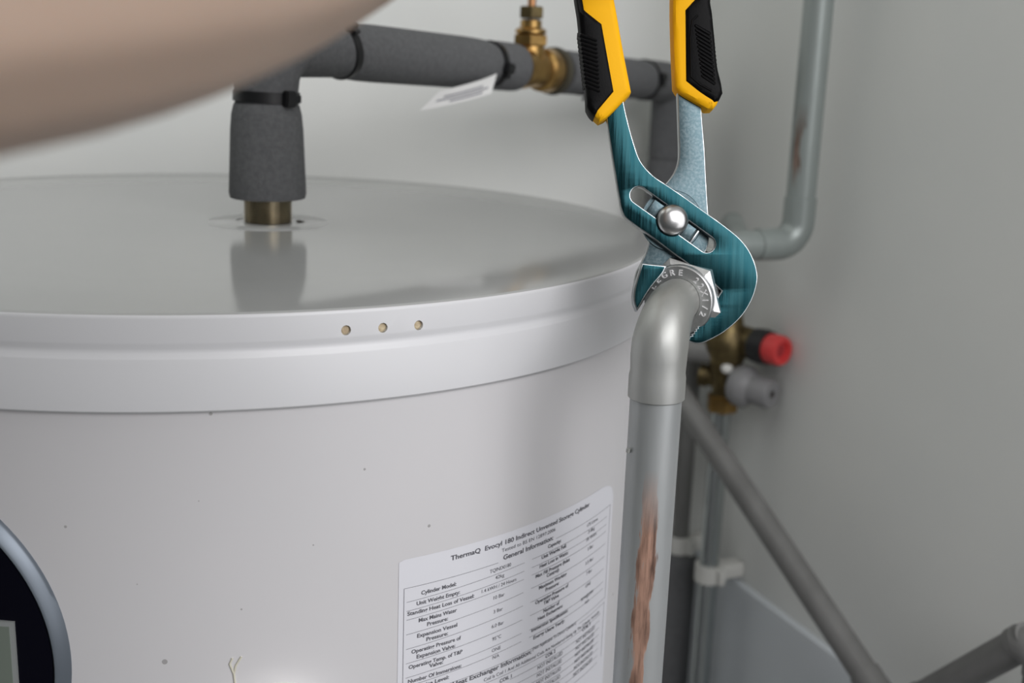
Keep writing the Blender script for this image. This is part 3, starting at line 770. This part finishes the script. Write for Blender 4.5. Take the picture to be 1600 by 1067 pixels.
# upper jaw pad: thick gripping block of the rear lever
Jp = [(1001, 412), (1040, 416), (1034, 428), (1019, 446), (1008, 462), (993.5, 487), (988, 471), (990, 448)]
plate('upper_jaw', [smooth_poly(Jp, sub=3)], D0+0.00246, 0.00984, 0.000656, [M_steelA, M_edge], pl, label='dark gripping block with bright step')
Lp = [(1066, 404), (1094, 424), (1130, 452), (1116, 482), (1102, 470), (1096, 446), (1074, 424)]
plate('lower_jaw', [smooth_poly(Lp, sub=3)], D0+0.005412, 0.0041, 0.000492, [M_jawface, M_edge], pl, label='grey gripping step of the lower jaw')
# boss, tongue and bolt
sc = D0/F
lathe_obj('pivot_boss', [(0, 0), (0.013612, 0), (0.013284, 0.000656), (0, 0.000656)], U(1049, 345, D0+0.003772), -FW, M_steelB, pl, seg=64)
ax2 = V((106, 76)).normalized(); sd = RT*ax2.x-UP*ax2.y; sn = RT*ax2.y+UP*ax2.x
for t, w_ in ((-0.00861, 0.00287), (0.00861, 0.00246), (0.012136, 0.000492)):
    box_obj('slot_tongue', U(1049, 345, D0+0.001804)+sd*t, sd, sn, FW, w_, 0.00328, 0.002132, M_steelB if w_ > 0.00082 else M_edge, pl, bevel=0.000328)
lathe_obj('pivot_bolt', [(0, -0.00082), (0.00328, -0.00082), (0.00328, 0.002952), (0.006806, 0.002952), (0.00697, 0.003772), (0.006396, 0.005084), (0.005084, 0.006232), (0.003116, 0.00697), (0, 0.007216)], U(1049, 345, D0+0.00082), -FW, M_bolt, pl, seg=48, label='polished domed pivot bolt')

# grips
def grip(side_name, outer, rubber, lever_depth, ribs, label):
    g = plate('handle_grip', [smooth_poly(outer, sub=4, corner=25)], lever_depth, 0.01394, 0.002788, M_yellow, pl, label=label)
    r = plate('rubber_insert', [smooth_poly(rubber, sub=4, corner=25)], lever_depth, 0.015744, 0.00246, M_rubber, g, label='black rubber insert')
    # outline bead inside the insert and slanted ribs across it
    for (x0, y0, x1, y1) in ribs:
        a = U(x0, y0, lever_depth-0.007708); b = U(x1, y1, lever_depth-0.00738)
        c = U(x1+(4.5 if x1 > x0 else -3.0), y1+(y1-y0)*0.15, lever_depth-0.00451)
        tube_obj('rib', [a+FW*0.00082, a.lerp(b, 0.15), b, c, c+FW*0.0082], [0.000328, 0.000738, 0.000984, 0.000984, 0.000656], M_rubber, g, seg=8)
    return g
L_out = [(984.5, 148), (972, 162), (946, 188), (935, 193.5), (927, 186), (917, 172), (917, 140), (913.5, 108), (908, 70), (904, 25), (900, 0), (892, -60), (882, -130), (872, -200), (872, -228), (884, -240), (908, -238), (920, -225), (928, -150), (940, -70), (957, 0), (971, 78)]
L_rub = [(959, 149), (927, 187), (921, 181), (915.5, 171), (914.5, 150), (911.5, 110), (906.5, 70), (902, 25), (898, 0), (890, -60), (884, -110), (893, -118), (905, -60), (908.5, 0), (912, 21), (940, 43)]
ribsL = [(931-0.12*k*4+4+k*1.35*0.9-k*0.4, 60+k*6.6, 912+k*0.72-4, 55+k*6.6) for k in range(13)]
grip('left', L_out, L_rub, D0+0.00082, [(x0, y0+5, x1, y1) for x0, y0, x1, y1 in ribsL], 'yellow left handle grip with black rubber')
R_out = [(1052, 139), (1059, 149), (1080, 162), (1102, 174.5), (1111, 174), (1117, 167), (1123, 150), (1121, 135), (1116, 108), (1111, 60), (1108, 30), (1106, 0), (1110, -70), (1118, -140), (1126, -205), (1124, -228), (1112, -240), (1088, -238), (1075, -222), (1062, -150), (1052, -70), (1048, 0), (1049, 70)]
R_rub = [(1066, 133), (1090, 152), (1112, 166), (1120, 161), (1125.5, 150), (1123, 134), (1117, 108), (1112.5, 60), (1111, 45), (1109, 25), (1106.5, 10), (1107.5, 0), (1111, -60), (1116, -110), (1106, -118), (1092, -50), (1085, 0), (1065, 22)]
ribsR = [(1083+k*0.9, 38+k*6.5, 1108+k*0.65, 53+k*6.5) for k in range(13)]
gR = grip('right', R_out, R_rub, D0+0.006314, ribsR, 'yellow right handle grip with black rubber')
def bead(pts, depth, g):
    tube_obj('bead', [U(x, y, depth) for x, y in pts], 0.000492, M_rubber, g, seg=8)
bead([(1090, 24), (1082, 32), (1079, 60), (1080, 120), (1094, 132), (1112, 142)], D0+0.006314-0.007872, gR)

# ------------------------------------------------------------------ the person's arm and hand
per = empty('person', U(-350, 160, 0.17), 'bare forearm of a person reaching in, blurred, across the top left corner', 'person')
def skin_body(chains, levels=2):
    verts = []; edges = []; rads = []; roots = []
    for ch in chains:
        roots.append(len(verts))
        for k, (p, r) in enumerate(ch):
            verts.append(tuple(p)); rads.append(r if isinstance(r, tuple) else (r, r))
            if k: edges.append((len(verts)-2, len(verts)-1))
    me = bpy.data.meshes.new('arm'); me.from_pydata(verts, edges, [])
    o = bpy.data.objects.new('arm', me); COL.objects.link(o)
    sk = o.modifiers.new('s', 'SKIN'); sk.use_smooth_shade = True
    for i, d in enumerate(me.skin_vertices[0].data):
        d.radius = rads[i]; d.use_root = i in roots
    sb = o.modifiers.new('d', 'SUBSURF'); sb.levels = levels; sb.render_levels = levels
    rm = o.modifiers.new('r', 'REMESH'); rm.mode = 'VOXEL'; rm.voxel_size = 0.0026; rm.use_smooth_shade = True
    sm = o.modifiers.new('sm', 'SMOOTH'); sm.factor = 0.5; sm.iterations = 6
    out = evaluated_mesh(o); bpy.data.objects.remove(o)
    return out
chains = [[(V((-0.42, -0.30, 1.44)), 0.062), (V((-0.33, -0.14, 1.36)), 0.056), (V((-0.26, -0.02, 1.30)), 0.050), (U(-1500, -60, 0.135), 0.047), (U(-760, -130, 0.14), 0.0450),
           (U(-350, -190, 0.155), 0.0440), (U(0, -192, 0.175), 0.0440), (U(270, -165, 0.215), 0.0405), (U(540, -170, 0.32), 0.033), (U(700, -200, 0.40), 0.027), (U(790, -205, 0.445), 0.0265)]]
kn = []      # the four knuckles lie in a row over the outer grip
for i, dy in enumerate((-262, -205, -148, -96)):
    r = 0.0094*(0.88 if i == 3 else 1)
    kn.append((U(905, dy, 0.490), r))
    chains.append([(U(770, -205+(dy+178)*0.25, 0.437), 0.016), (U(835, -200+(dy+178)*0.65, 0.468), 0.0135), (U(905, dy, 0.489), r*1.22)])            # back of the hand, one ray per finger
    reach = (0.92, 1.0, 0.97, 0.86)[i]
    chains.append([(U(880, dy, 0.483), r*1.1), (U(910, dy, 0.489), r*1.12), (U(1000, dy+4, 0.493), r*0.98), (U(1072+40*reach, dy+10, 0.500), r*1.0),
                   (U(1106+40*reach, dy+14, 0.520), r*0.92), (U(1098+30*reach, dy+17, 0.545), r*0.9), (U(1062+20*reach, dy+18, 0.556), r*0.78)])
chains.append([(U(770, -170, 0.440), 0.0165), (U(812, -112, 0.470), 0.0150), (U(836, -80, 0.505), 0.0118), (U(862, -72, 0.540), 0.0105), (U(900, -80, 0.556), 0.0088)])
link('arm_and_hand', skin_body(chains), M_skin, per, angle=180)
tube_obj('sleeve', [V((-0.46, -0.37, 1.47)), V((-0.42, -0.30, 1.44)), V((-0.36, -0.195, 1.387)), V((-0.335, -0.15, 1.365))], [0.080, 0.078, 0.073, 0.071], M_sleeve, per, seg=32)
